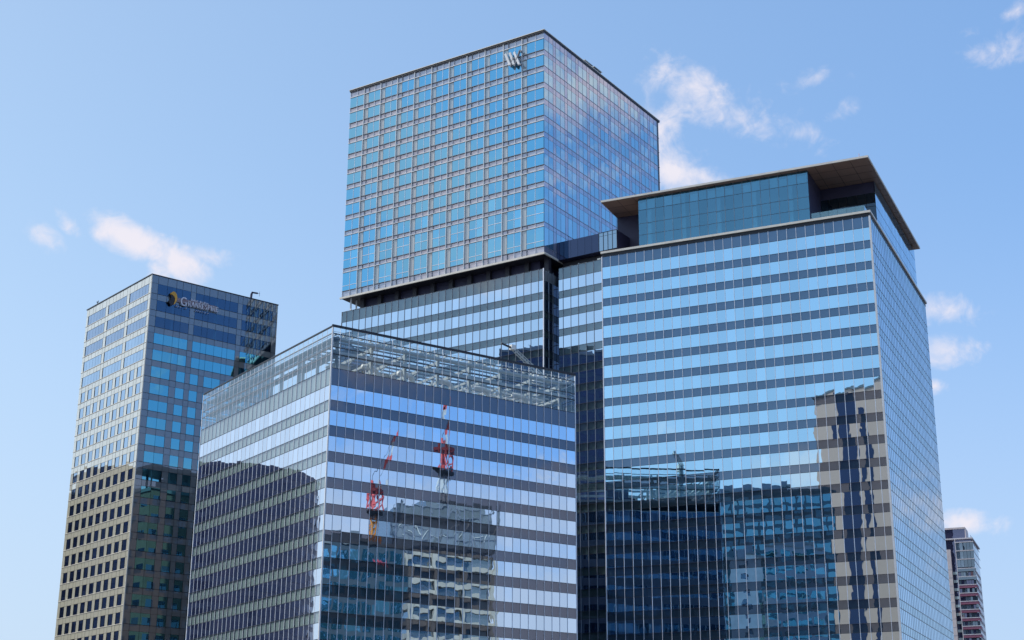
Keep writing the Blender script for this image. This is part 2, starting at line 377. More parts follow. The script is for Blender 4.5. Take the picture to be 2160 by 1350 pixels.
q = MB(); q.box(.26, 55.2, .06, 55.6, 114.1, 167.9, M['rframe']); q.build('core', hotel)
q = MB(); q.box(-.05, 55.35, -.05, 55.75, 113.95, 114.1, M['softdark']); q.build('soffit', hotel)
q = MB(); q.fbox('A', -.3, 56.0, 113.84, 114.28, .1, .4, M['beige']); q.fbox('B', -.1, 55.4, 113.84, 114.28, .1, .4, M['beige']); q.build('base_trim', hotel)
q = MB(); q.box(-.3, 55.6, -.3, 55.95, 167.9, 168.05, M['beige']); q.box(-.2, 55.5, -.2, 55.85, 167.5, 167.9, M['black']); q.build('roof_edge', hotel)
# rooftop vents of the hotel
for (x, zt, cs) in ((23.4, 1.7, 'grey'), (27.8, 1.9, 'rframe')):
    v = thing('rooftop_vent', ('small pale vent box' if cs == 'grey' else 'darker, longer vent box')+' peeking over the right roof edge of the tall hotel', 'vent', (0, 0, 0), 0)
    v.location = Matrix.Rotation(YW, 3, 'Z') @ Vector((x, 3, 0)) + Vector((*CW, 168.05+EYE)); v.rotation_euler = (0, 0, YW)
    q = MB(); q.box(-1.6, 1.6, -1, 1, 0, zt+.9, M[cs]); q.build('housing', v, zoff=0)
    q = MB(); q.box(-1.9, 1.9, -1.2, 1.2, zt+.9, zt+1.05, M['steel'])
    q.build('hood', v, zoff=0)
# monogram on the hotel front
mono = thing('hotel_monogram', 'large silver W and A monogram mounted high on the front of the tallest tower', 'sign')
mono.location = (*CW, 0); mono.rotation_euler = (0, 0, YW)
def mp_(a, b): x = 1040+a/19.29; y = 90+b/19.29; return (9.95-(x-1069)*.1287, 164.64-(y+.30*(x-1069)-115)*.1404)
strk = MB()
def stroke(a, b, w, o0=.45, o1=1.0, m=None):
    (u0, z0), (u1, z1) = a, b
    d = Vector((u1-u0, z1-z0)).normalized(); nrm = Vector((-d.y, d.x))*w/2
    c = [(u0-nrm.x, z0-nrm.y), (u0+nrm.x, z0+nrm.y), (u1+nrm.x, z1+nrm.y), (u1-nrm.x, z1-nrm.y)]
    strk.hexa([(-o0, u, z) for u, z in c]+[(-o1, u, z) for u, z in c], m or M['white'])
for a, b in (((590, 520), (775, 900)), ((765, 470), (935, 870)), ((940, 440), (1150, 870))): stroke(mp_(*a), mp_(*b), .52)
strk.build('thick_stroke', mono); strk = MB()
for a, b in (((800, 960), (905, 640)), ((960, 930), (1085, 560)), ((1085, 560), (1150, 400)), ((1150, 400), (1185, 360)), ((1185, 360), (1225, 400)), ((1225, 400), (1215, 440)), ((1100, 880), (1235, 850)), ((880, 668), (1000, 640))):
    stroke(mp_(*a), mp_(*b), .24, m=M['grey'])
strk.build('thin_stroke', mono)

# ---- link volume between hotel and right tower
link = thing('link_volume', 'low dark glass volume on the wing roof between the hotel and the right tower', 'building', (*CW, 0), YW)
G_K = glass('dark_link_glass', (.16, .2, .32), (.012, .016, .035), .4, .003)
G_K2 = glass('pale_link_glass', (.5, .66, .78), (.06, .10, .13), .6, .003)
q = MB(); q.box(5.35, 15, -15.0, -.02, 114.0, 118.1, M['cladding']); q.box(7, 14, -14.6, -.5, 110.52, 113.9, M['softdark']); q.build('body', link)
q = MB()
for k in range(6): q.quad('A', -10.6+1.765*k, -10.6+1.765*(k+1)-.04, 114.05, 118.15, 0, G_K, X=5.2, tilt=.001)
q.build('dark_glazing', link)
q = MB()
for k in range(4):
    for z0, z1 in ((114.05, 117.3), (117.36, 118.15)): q.quad('A', -15+1.1*k, -15+1.1*k+1.06, z0, z1, 0, G_K2, X=5.2, tilt=.001)
q.fbox('A', -15, -10.6, 118.12, 118.22, -.1, .08, M['rframe'], X=5.2)
q.build('pale_glazing', link)
for k in range(5):
    q = MB(); q.fbox('A', -15+1.1*k-.04, -15+1.1*k+.04, 114, 118.2, .01, .1, M['rframe'], X=5.2); q.build('mullion', link)
for (u, w, hgt) in ((-4.8, .9, .9), (-6.6, .25, 1.1), (-7.8, 1.6, .9), (-11.6, .8, 1.2)):
    cbx = thing('rooftop_equipment', {-4.8: 'square grey equipment box', -6.6: 'thin grey vent post', -7.8: 'widest pale equipment box', -11.6: 'upright equipment box nearest the right tower'}[u]+' on the wing roof under the dark link', 'rooftop unit', (0, 0, 0), YW)
    cbx.location = Matrix.Rotation(YW, 3, 'Z') @ Vector((3.6, u, 0)) + Vector((*CW, 110.5+EYE))
    q = MB(); q.box(-.3, .3, -w/2, w/2, .25, hgt, M['steel']); q.build('casing', cbx, zoff=0)
    q = MB(); q.box(-.25, -.15, -w/2, -w/2+.08, 0, .25, M['grey']); q.box(-.25, -.15, w/2-.08, w/2, 0, .25, M['grey']); q.build('feet', cbx, zoff=0)

# =================================================================== right office tower
CR = (69.48, 270.21); YR = R_(-24.98+90)
tower = thing('office_tower', 'right office tower of saturated blue glass bands with a flat overhanging roof', 'office tower', (*CR, 0), YR)
G_R = glass('office_glass_blue', (.53, .82, 1.0), (.01, .05, .11), .93, .0045, scale=.4)
S_R = sglass('tower_spandrel_glass', (.42, .62, .88), .30)
P_R = paint('spandrel_panel_slate', (.13, .20, .26), .6)
rowsR = [(108.68-4.3*k, 108.68-4.3*k-2.68, max(108.68-4.3*(k+1), -15)) for k in range(29)]
rowsR = [q_ for q_ in rowsR if q_[1] > -14]
lR = [0]+[1.44+1.878*k for k in range(29)]+[55.9]
ribbon(tower, 'A', lR, rowsR, G_R, S_R, P_R, M['fin'], ztop=111.0, finw=.07, fino=.10)
span(tower, 'A', lR, 108.68, 110.95, S_R, P_R, M['fin'], name='parapet_band')
G_RB = glass('tower_side_glass', (.52, .76, .95), (.03, .10, .17), .62, .005)
S_RB = glass('tower_side_spandrel', (.45, .68, .80), (.05, .12, .17), .60, .004)
lRB = [0, 1.2]+[1.2+1.745*k for k in range(1, 34)]+[60]
for (a, b, c) in rowsR:
    w = MB()
    for u0, u1 in zip(lRB, lRB[1:]): w.quad('B', u0, u1, b, a, 0, G_RB, tilt=.0012)
    w.fbox('B', 0, 60, b-.07, b+.07, -.02, .02, M['rframe']); w.build('window_band', tower)
    w = MB()
    for u0, u1 in zip(lRB, lRB[1:]): w.quad('B', u0, u1, c, b, 0, S_RB, tilt=.0012)
    w.fbox('B', 0, 60, c-.07, c+.07, -.02, .02, M['rframe']); w.build('spandrel_band', tower)
w = MB()
for u0, u1 in zip(lRB, lRB[1:]): w.quad('B', u0, u1, 108.68, 110.95, 0, S_RB, tilt=.0012)
w.build('parapet_band', tower)
m0 = None
for u in lRB[1:-1]:
    if m0 is None: q = MB(); q.fbox('B', -.03, .03, -15, 111, -.02, .03, M['grey']); m0 = q.build('mullion', tower); o = m0
    else: o = m0.copy(); col.objects.link(o)
    o.location = (u, 0, 0)
q = MB(); q.box(-.16, .18, -.2, .16, -15, 111.0, M['white']); q.build('corner_fin', tower)
q = MB(); q.box(-.14, .04, 55.84, 56.02, -15, 111.0, M['fin']); q.build('corner_fin', tower)
q = MB(); q.box(.33, 59.9, .06, 55.6, -15, 111.6, M['roof']); q.box(.2, 60, 55.62, 55.9, -15, 111, M['cladding']); q.build('core', tower)
q = MB(); q.box(-.05, 60.05, -.05, 55.95, 110.98, 111.66, M['black']); q.build('recess_strip', tower)
q = MB(); q.box(-.32, 60.3, -.32, 56.1, 111.66, 112.12, M['beige']); q.build('parapet_coping', tower)
# penthouse
G_PH = glass('penthouse_glass', (.28, .60, .80), (.04, .16, .24), .42, .003, see=.75, seecol=(.4, .68, .8))
G_TD = glass('terrace_glass', (.18, .25, .32), (.01, .02, .03), .35, .004)
phc = [11.8, 13.0]+[13.0+1.85*k for k in range(1, 18)]+[46.1, 47.95]
phc = [11.8]+[47.95-1.88*k for k in range(18, -1, -1)]
phz = [112.12, 114.95, 117.51, 120.55, 123.3]
for a, b in zip(phz, phz[1:]):
    q = MB()
    for u0, u1 in zip(phc, phc[1:]): q.quad('A', u0+.02, u1-.02, a+.03, b-.03, 0, G_PH, X=1.0, tilt=.001)
    q.fbox('A', 11.8, 47.95, b-.04, b+.03 if b < 123 else b, -.08, .03, M['rframe'], X=1.0)
    q.build('penthouse_window_band', tower)
for u in phc[1:-1]:
    q = MB(); q.fbox('A', u-.03, u+.03, 112.12, 123.25, -.05, .05, M['grey'], X=1.0); q.build('penthouse_mullion', tower)
G_PC = paint('pale_column', (.80, .90, .90), .6)
q = MB()
for i_, (u0, u1) in enumerate(zip(phc, phc[1:])):
    if i_ % 9 in (0, 1, 2, 3, 5, 6, 8): q.quad('A', u0+.12, u1-.12, 120.7, 122.9 if i_ % 2 else 122.3, -.12, G_PC, X=1.0)
q.build('penthouse_blind', tower)
for k in range(5):
    q = MB(); q.box(1.25, 1.9, 15.2+7.52*k, 16.1+7.52*k, 112.2, 123.2, G_PC); q.build('penthouse_column', tower)
q = MB()
q.box(4.5, 54, 12.3, 47.9, 112.0, 123.2, M['cladding'])
for z_ in (117.45, ): q.box(1.2, 4.4, 12.0, 47.8, z_-.12, z_+.12, M['softdark'])
q.box(9.2, 54, 47.9, 55.85, 112.1, 123.25, M['cladding']); q.box(1.05, 9.2, 47.72, 47.94, 112.12, 123.28, M['cladding'])
q.box(1.05, 11.5, 11.82, 12.1, 112.12, 123.28, M['cladding'])
q.box(12.0, 54, .8, 12.3, 112.1, 123.2, M['cladding'])
q.build('penthouse_body', tower)
q = MB()
for k in range(6):
    for z0, z1 in ((112.15, 115), (115.06, 117.6), (117.7, 120.6)): q.quad('A', .7+1.88*k, .7+1.88*(k+1)-.07, z0, z1, 0, G_TD, X=11.6, tilt=.003)
q.build('terrace_glazing', tower)
G_TS = glass('penthouse_side_glass', (.42, .72, .92), (.03, .12, .20), .68, .004)
sc_ = [11.5+1.75*k for k in range(25)]+[54.7]
for a, b in zip(phz, phz[1:]):
    q = MB()
    for u0, u1 in zip(sc_, sc_[1:]): q.quad('B', u0+.03, u1-.03, a+.04, b-.04 if b < 123 else b-.3, 0, G_TS, Y=.65, tilt=.001)
    q.fbox('B', 11.5, 54.7, b-.04, b+.03 if b < 123 else b, -.08, .02, M['grey'], Y=.65)
    q.build('penthouse_side_band', tower)
q = MB(); q.box(-.25, 55.1, -.66, 55.93, 123.3, 123.72, M['beige']); q.build('canopy_roof', tower)
q = MB(); q.box(-.1, 54.9, -.5, 55.8, 123.24, 123.298, M['soffit']); q.build('canopy_soffit', tower)
q = MB()
for k in range(1, 16): q.box(-.1, 54.9, -.5+3.52*k-.04, -.5+3.52*k+.04, 123.225, 123.238, M['softdark'])
for k in range(1, 16): q.box(3.4*k-.04, 3.4*k+.04, -.5, 55.8, 123.21, 123.223, M['softdark'])
q.build('soffit_seam', tower)
G_BL = glass('balustrade_glass', (.6, .8, .85), (.12, .2, .22), .25, .001, see=.6, seecol=(.6, .85, .88))
q = MB()
for k in range(6): q.fbox('A', 1.2+1.75*k, 1.2+1.75*k+1.7, 112.14, 114.0, -.06, 0, G_BL, X=1.5)
q.fbox('B', 1.6, 5, 112.14, 114.0, -.06, 0, G_BL, Y=1.15)
q.build('terrace_balustrade', tower)
# lightning rod on the canopy
rod = thing('lightning_rod', 'tiny pinkish lightning rod on the canopy corner of the right tower', 'lightning rod', (0, 0, 0), YR)
rod.location = Matrix.Rotation(YR, 3, 'Z') @ Vector((.4, 1.2, 0)) + Vector((*CR, 123.72+EYE))
q = MB(); q.tube([(0, 0, 0), (0, 0, .95)], .06, paint('warm_rod', (.6, .4, .42), .5)); q.build('rod', rod, zoff=0)
q = MB(); q.box(-.22, .22, -.22, .22, 0, .14, M['beige']); q.build('base', rod, zoff=0)

# =================================================================== front-left office block with the open rooftop screen
CF = (-29.097*.97, 231.176*.97); YF = R_(-55.45+90)
front = thing('front_office_block', 'nearest office block with a tall see-through glass rooftop screen', 'office building', (*CF, .42), YF)
front.scale = (.97, .97, .97)
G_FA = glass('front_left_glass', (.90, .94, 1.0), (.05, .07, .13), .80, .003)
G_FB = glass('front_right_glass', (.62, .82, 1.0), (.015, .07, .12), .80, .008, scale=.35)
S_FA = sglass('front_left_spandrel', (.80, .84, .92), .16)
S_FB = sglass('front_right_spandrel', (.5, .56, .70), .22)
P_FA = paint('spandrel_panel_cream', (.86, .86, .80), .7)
P_FB = paint('spandrel_panel_shaded', (.07, .08, .12), .6)  # same panels on the unlit sides, with the shade put into their colour
rowsF = [(65.25-4.19*k, 65.25-4.19*k-2.5, max(65.25-4.19*(k+1), -15)) for k in range(19)]
wA, wB = 51.5, 49.2
lFA = [0]+[.1+1.713*k for k in range(1, 30)]+[wA]
lFB = [0]+[1.45+1.633*k for k in range(30) if 1.45+1.633*k < 48.8]+[wB]
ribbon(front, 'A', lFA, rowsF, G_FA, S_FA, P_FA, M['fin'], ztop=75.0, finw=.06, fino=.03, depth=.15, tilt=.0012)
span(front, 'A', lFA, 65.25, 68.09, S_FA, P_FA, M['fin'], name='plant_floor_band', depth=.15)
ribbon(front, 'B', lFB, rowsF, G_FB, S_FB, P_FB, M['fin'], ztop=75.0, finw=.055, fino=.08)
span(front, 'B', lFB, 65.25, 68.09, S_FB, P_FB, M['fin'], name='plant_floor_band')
# the two far sides (seen mirrored in the towers behind)
G_FC = glass('front_rear_glass', (.22, .34, .5), (.01, .02, .045), .22, .006, blinds=.12)
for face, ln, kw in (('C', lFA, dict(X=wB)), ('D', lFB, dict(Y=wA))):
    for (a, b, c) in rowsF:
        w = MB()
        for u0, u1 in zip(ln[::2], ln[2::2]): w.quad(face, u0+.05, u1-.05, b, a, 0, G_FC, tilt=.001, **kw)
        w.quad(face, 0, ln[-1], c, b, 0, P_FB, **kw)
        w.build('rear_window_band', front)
q = MB(); q.box(.36, wB-.05, .36, wA-.05, -15, 65.5, M['roof']); q.build('core', front)
q = MB(); q.box(.36, wB-.1, .36, wA-.1, 67.4, 67.9, M['roof']); q.build('roof_deck', front)
for zz_, t_ in ((0, 0),):
    q = MB(); q.box(-.06, .16, -.06, .16, -15, 75.02, M['white']); q.build('corner_fin', front)
    q = MB(); q.box(-.06, .1, wA-.08, wA+.06, -15, 75.02, M['fin']); q.build('corner_fin', front)
    q = MB(); q.box(wB-.1, wB+.06, -.06, .1, -15, 75.02, M['fin']); q.build('corner_fin', front)
G_SC = glass('screen_glass', (.75, .88, .95), (.25, .32, .34), .08, .002, see=.97, seecol=(.90, .96, .97), power=3.2)
zs = [68.12, 70.44, 71.62, 73.9, 75.0]
for face, ln, kw in (('A', lFA, {}), ('B', lFB, {}), ('C', lFA, dict(X=wB)), ('D', lFB, dict(Y=wA))):
    w = MB()
    for a, b in zip(zs, zs[1:]):
        for u0, u1 in zip(ln, ln[1:]): w.quad(face, u0+.03, u1-.03, a+.03, b-.03, 0, G_SC, tilt=.001, **kw)
    w.build('roof_screen_glass', front)
    w = MB()
    for a in zs[1:-1]: w.fbox(face, 0, ln[-1], a-.06, a+.06, -.12, .04, M['dark' if face != 'A' else 'grey'], **kw)
    w.build('roof_screen_rail', front)
w = MB()
w.box(-.12, wB+.12, -.14, .12, 75.0, 75.38, M['black']); w.box(-.12, .12, .12, wA+.1, 75.0, 75.22, M['black'])
w.box(wB-.1, wB+.12, .12, wA, 75, 75.3, M['black']); w.box(.12, wB-.1, wA-.1, wA+.1, 75, 75.3, M['black']); w.build('screen_cap', front)
# catwalk and steelwork behind the screen
w = MB()
for z_, hh in ((71.0, .4), (73.4, .3)):
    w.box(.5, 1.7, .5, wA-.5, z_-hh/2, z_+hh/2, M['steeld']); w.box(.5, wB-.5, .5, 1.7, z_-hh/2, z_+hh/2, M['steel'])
    w.box(wB-1.7, wB-.5, .5, wA-.5, z_-hh/2, z_+hh/2, M['steel']); w.box(.5, wB-.5, wA-1.7, wA-.5, z_-hh/2, z_+hh/2, M['steel'])
w.build('catwalk', front)
for k in range(8):
    for (x, y) in ((2.0+6.45*k, 2.0), (2.0, 2.0+6.7*k), (2.0+6.45*k, 14.0), (wB-2, 2.0+6.7*k)):
        if x > wB-1.5 or y > wA-1: continue
        w = MB(); w.box(x-.22, x+.22, y-.22, y+.22, 67.9, 74.2, M['steel']); w.build('steel_column', front)
for k in range(8):
    w = MB(); x = 2.0+6.45*k
    if x < wB: w.box(x-.15, x+.15, 1.7, wA-2, 72.8, 73.3, M['steel']); w.box(x-.1, x+.1, 1.7, 14, 70.6, 71.0, M['steel']); w.bar((x, 2, 71.1), (x, 8, 73.0), .15, M['steel']); w.bar((x, 14, 71.1), (x, 8, 73.0), .15, M['steel']); w.build('roof_beam', front)
for k in range(7):
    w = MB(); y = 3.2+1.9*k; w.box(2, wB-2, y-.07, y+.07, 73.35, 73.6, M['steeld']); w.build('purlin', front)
for k in range(6):
    w = MB(); y = 4.0+1.3*k; w.box(30, wB-3, y-.1, y+.1, 70.9, 71.15, M['duct' if k % 2 else 'steel']); w.build('pipe', front)
for k in range(30):
    w = MB(); x = .8+1.633*k
    w.box(x-.2, x+.2, .35, .8, 73.8, 74.15, M['duct'])
    w.build('lamp', front)
w = MB()
for z_ in (74.0, 74.5): w.bar((.6, .7, z_), (wB-.6, .7, z_), .05, M['duct']); w.bar((.7, .6, z_), (.7, wA-.6, z_), .05, M['duct'])
for k in range(60): w.bar((.6+.81*k, .7, 73.5), (.6+.81*k, .7, 74.5), .04, M['duct'])
w.build('catwalk_railing', front)
# plant rooms and bent ducts on the roof (things standing on it)
def onroof(name, label, cat, x, y, z, group=None):
    t = thing(name, label, cat, (0, 0, 0), YF, group)
    t.location = Matrix.Rotation(YF, 3, 'Z') @ Vector((x*.97, y*.97, 0)) + Vector((*CF, z*.97+EYE)); t.scale = (.97, .97, .97); return t
for (x, y, sx_, sy_, h, mm, lab) in ((5.5, 8, 3.0, 3, 3.1, 'plant', 'low cream plant room just behind the near corner of the rooftop screen'), (14.5, 9, 3.6, 3.0, 3.2, 'plant', 'cream plant room with door behind the rooftop screen, second from the near corner'),
                                 (10, 20, 5, 4, 4.6, 'cladding', 'dark tall plant room deep behind the rooftop screen'), (24, 18, 6, 5, 4.9, 'cladding', 'dark blue plant room in the middle of the open roof'), (36, 22, 5, 6, 4.5, 'cladding', 'dark plant room at the far right of the open roof')):
    t = onroof('plant_room', lab, 'plant room', x, y, 67.9)
    q = MB(); q.box(-sx_/2, sx_/2, -sy_/2, sy_/2, 0, h, M[mm]); q.build('wall', t, zoff=0)
    q = MB(); q.box(-sx_/2-.15, sx_/2+.15, -sy_/2-.15, sy_/2+.15, h, h+.18, M['steel']); q.build('roof', t, zoff=0)
    q = MB(); q.box(-.5, .5, -sy_/2-.05, -sy_/2-.003, .1, 2.1, M['grey']); q.build('door', t, zoff=0)
for i, x in enumerate((10.6, 17.5, 25.3, 33.0, 41.0)):
    t = onroof('bent_duct', 'white bent air duct behind the rooftop screen, '+['first', 'second', 'third', 'fourth', 'fifth'][i]+' from the near corner', 'duct', x, 3.6, 67.9, 'white bent ducts behind the rooftop screen')
    pts = [(0, 0, 0), (0, 0, 1.3)]+[(0-1.2*(1-math.cos(a)), 0, 1.3+1.2*math.sin(a)) for a in [math.pi/12*j for j in range(1, 7)]]+[(-3.0, 0, 2.5)]
    q = MB(); q.tube(pts, .42, M['duct'], 12); q.build('pipe', t, zoff=0, smooth=True)
    q = MB(); q.tube([(0, 0, 0), (0, 0, .15)], .55, M['steel'], 12); q.build('flange', t, zoff=0)
# cooling louvres deck with bright slats at the right end
for k in range(9):
    w = MB(); w.bar((33+1.7*k, 3.2, 70.2-.0*k), (31.5+1.7*k, 12, 70.2), .28, M['duct'], .1); w.build('louvre', front)
# maintenance crane on the roof
gc = onroof('maintenance_crane', 'grey lattice building maintenance crane leaning up over the rooftop screen', 'crane', 48.0, 8.5, 67.9)
q = MB(); q.box(-1.2, 1.2, -1.2, 1.2, 0, 1.2, M['steel']); q.box(-1.4, -1.0, -1.6, 1.6, 0, .4, M['dark']); q.box(1.0, 1.4, -1.6, 1.6, 0, .4, M['dark']); q.build('carriage', gc, zoff=0)
q = MB(); q.tube([(0, 0, 1.2), (0, 0, 8.2)], .5, M['steel'], 12); q.build('mast', gc, zoff=0)
q = MB(); q.box(-2.2, -.2, -.5, .5, 7.2, 8.8, M['duct']); q.build('cab', gc, zoff=0)
q = MB(); a = Vector((1.6, 0, 7.6)); b = Vector((-6.6, 0, 13.0)); dr = (b-a).normalized(); nn = Vector((-dr.z, 0, dr.x))
for sy_ in (-.35, .35):
    for sn in (-.4, .4): q.bar(a+nn*sn+Vector((0, sy_, 0)), b+nn*sn*.6+Vector((0, sy_*.7, 0)), .12, M['steel'])
for k in range(14):
    t0 = k/14; t1 = (k+1)/14; s0 = -.4 if k % 2 else .4; s1 = -s0
    for sy_ in (-.35, .35): q.bar(a+(b-a)*t0+nn*s0+Vector((0, sy_, 0)), a+(b-a)*t1+nn*s1*.8+Vector((0, sy_, 0)), .08, M['steel'])
q.build('boom', gc, zoff=0)
q = MB(); q.bar(b, b+Vector((-2.5, 0, .5)), .28, M['dark']); q.bar(b+Vector((-2.5, 0, .5)), b+Vector((-2.6, 0, -.6)), .12, M['dark']); q.box(b.x-.5, b.x+.4, -.4, .4, b.z-.3, b.z+.6, M['duct']); q.build('jib_head', gc, zoff=0)

# =================================================================== left hotel with the sign
CG = (-81.794*.97, 319.702*.97); YG = R_(-50.06+90)
lh = thing('left_hotel', 'brown and grey panelled hotel tower at the left with a name sign near its roof', 'hotel', (*CG, .42), YG); lh.scale = (.97, .97, .97)
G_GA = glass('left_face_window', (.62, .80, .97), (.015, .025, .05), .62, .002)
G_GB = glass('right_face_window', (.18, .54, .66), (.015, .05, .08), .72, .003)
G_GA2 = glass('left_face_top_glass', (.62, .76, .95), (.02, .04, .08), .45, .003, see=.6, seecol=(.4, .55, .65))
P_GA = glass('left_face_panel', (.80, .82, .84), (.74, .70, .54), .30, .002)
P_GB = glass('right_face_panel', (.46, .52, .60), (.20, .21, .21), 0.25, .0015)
wAg, wBg = 33.9, 33.2
zl = [111.57-3.89*k for k in range(33)]; zl = [z for z in zl if z > -13]
cB = [0, 1.67, 4.03, 6.27, 7.89, 10.02, 11.32, 13.37, 14.81, 16.89, 18.98, 20.26, 22.38, 23.63, 25.7, 27.26, 29.55, 31.85, 33.2]
cnt = 0; stf = MB(); pan = []
pb = MB(); jb = MB()
def winset(i):
    if i < 5: return [(1.67, 4.03), (4.03, 6.27), (6.27, 7.89), (7.89, 10.02)], [(11.32, 13.37), (13.37, 14.81), (14.81, 16.89), (16.89, 18.98), (18.98, 20.26), (20.26, 22.38)], [(23.63, 25.7), (25.7, 27.26), (27.26, 29.55), (29.55, 31.85)]
    return [(1.67, 4.03), (4.03, 6.27)], [(7.89, 10.02)], [(11.32, 13.37)], [(14.81, 16.89), (16.89, 18.98)], [(20.26, 22.38)], [(23.63, 25.7)], [(27.26, 29.55)], [(30.2, 31.85)]
G_GT = glass('top_floor_glass', (.22, .36, .55), (.02, .04, .08), .30, .002, see=.72, seecol=(.30, .48, .62))
for i, zb in enumerate(zl):
    zt = zb+2.45; used = []
    for grp in winset(i):
        w = stf if cnt >= 60 else MB()
        for a, b in grp:
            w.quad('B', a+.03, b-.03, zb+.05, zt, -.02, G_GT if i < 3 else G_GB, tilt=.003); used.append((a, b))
        if cnt < 60: w.build('window', lh)
        cnt += 1
    for a, b in zip(cB, cB[1:]):
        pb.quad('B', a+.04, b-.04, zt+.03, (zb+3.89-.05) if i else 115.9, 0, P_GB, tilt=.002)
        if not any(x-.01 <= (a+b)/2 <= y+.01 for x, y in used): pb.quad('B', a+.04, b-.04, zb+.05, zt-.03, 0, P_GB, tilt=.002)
pb.build('right_face_panelling', lh)
wn = []
for k in range(9): wn.append((1.35+3.62*k, 3.5+3.62*k))
cnt = 0; pb = MB()
for i, zb in enumerate(zl):
    zt = zb+2.45
    ws = [(1.2+11.0*g, 10.8+11.0*g) for g in range(3)] if i < 5 else wn
    prev = 0
    for a, b in ws:
        w = stf if cnt >= 40 else MB()
        nn_ = 1 if b-a < 3 else 6
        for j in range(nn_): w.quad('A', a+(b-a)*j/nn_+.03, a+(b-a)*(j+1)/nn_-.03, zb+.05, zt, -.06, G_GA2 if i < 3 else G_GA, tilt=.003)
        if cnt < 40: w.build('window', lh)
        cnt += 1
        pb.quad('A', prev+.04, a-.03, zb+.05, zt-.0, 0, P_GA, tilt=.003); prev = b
        pb.fbox('A', a-.03, a+.03, zb+.05, zt, -.3, .03, M['dark']); pb.fbox('A', b-.03, b+.03, zb+.05, zt, -.3, .03, M['dark'])
    pb.quad('A', prev+.04, wAg-.04, zb+.05, zt, 0, P_GA, tilt=.003)
    for a in [0]+[x for w_ in wn for x in w_]:
        b = min([x for x in [y for w_ in wn for y in w_]+[wAg] if x > a+.01])
        pb.quad('A', a+.05, b-.05, zt+.05, (zb+3.89-.05) if i else 115.9, 0, P_GA, tilt=.004)
pb.build('left_face_panelling', lh)
stf.build('window', lh, kind='stuff', label='remaining windows of the left hotel')
q = MB()
for zb in zl: q.fbox('A', 0, wAg, zb-.05, zb+.05, -.1, .10, M['beige']); q.fbox('B', 0, wBg, zb-.045, zb+.045, -.1, .04, M['dark'])
q.build('floor_joint', lh)
q = MB(); q.box(.32, wBg-.1, .32, wAg-.1, -15, 103.9, M['softdark']); q.box(3.2, wBg-3.2, 3.2, wAg-3.2, 103.9, 115.5, M['cladding']); q.box(.1, wBg-.1, .1, wAg-.1, 111.1, 111.4, M['softdark'])
q.box(.1, wBg-.1, .1, wAg-.1, 107.2, 107.5, M['softdark']); q.build('core', lh)
TC = paint('pale_teal_column', (.35, .55, .60), .6)
for (x, y) in [(6.1, .9), (17.2, .9), (27.7, .9), (.9, 6.0), (.9, 17.0), (.9, 28.0)]:
    q = MB(); q.box(x-.28, x+.28, y-.28, y+.28, 103.9, 114.2, TC); q.build('column', lh)
q = MB(); q.box(-.15, wBg+.1, -.1, wAg+.1, 115.9, 116.12, M['dark']); q.build('roof_edge', lh)
q = MB(); q.box(-.10, .12, -.06, .05, -15, 115.9, M['beige']); q.build('corner_trim', lh)
q = MB(); q.box(wBg-.1, wBg, 0, wAg, -15, 115.9, P_GB); q.box(.1, wBg-.1, wAg-.1, wAg, -15, 115.9, P_GB); q.build('rear_wall', lh)
# the sign: emblem + lettering, coordinates in metres on the right face (u along, z up)
sg = thing('hotel_sign', 'white-lettered hotel name sign with orange and black emblem on the left tower', 'sign', (*CG, .42), YG); sg.scale = (.97, .97, .97)
sgm = paint('sign_white', (.80, .78, .86), .4, vary=0); org = paint('sign_orange', (.85, .42, .05), .45, vary=0); blk = paint('sign_black', (.015, .013, .02), .4, vary=0); bak = paint('sign_rail', (.30, .23, .26), .5, vary=0)
def extr(mb, poly, o0, o1, m):
    f = [(u, -o1, z) for u, z in poly]; bk = [(u, -o0, z) for u, z in poly]; n_ = len(poly)
    mb.poly(f, m); mb.poly(bk[::-1], m)
    for i in range(n_): j = (i+1) % n_; mb.poly([f[j], f[i], bk[i], bk[j]], m)
# outline of the orange crescent and of the dark leaf under it
def sz(a, b):
    x = 335+a/15.43; y = 600+b/15.43
    return (3.97+(x-350)*.1205+.000*(y-645), 111.35-(y-.24*(x-365)-630)*.1172)
q = MB(); cres_o = [(300, 330), (345, 270), (405, 245), (465, 285), (510, 360), (530, 450), (515, 560), (470, 640), (425, 675)]
cres_i = [(445, 620), (462, 560), (462, 490), (445, 430), (410, 385), (360, 350)]
extr(q, [sz(*a) for a in cres_o+cres_i][::-1], .35, .7, org); q.build('emblem_crescent', sg)
q = MB(); extr(q, [sz(*a) for a in [(310, 362), (362, 362), (408, 396), (440, 440), (455, 500), (452, 565), (430, 620), (385, 690), (340, 680), (260, 560), (265, 545), (330, 520), (345, 450)]][::-1], .35, .65, blk); q.build('emblem_leaf', sg)
q = MB(); ra, rb = sz(530, 500), sz(1860, 735)
q.hexa([(ra[0], -.06, ra[1]-.45), (rb[0], -.06, 111.0-.35), (rb[0], -.3, 111.0-.35), (ra[0], -.3, ra[1]-.45), (ra[0], -.06, ra[1]+.55), (rb[0], -.06, 111.0+.9), (rb[0], -.3, 111.0+.9), (ra[0], -.3, ra[1]+.55)], bak)
q.build('mounting_rail', sg)
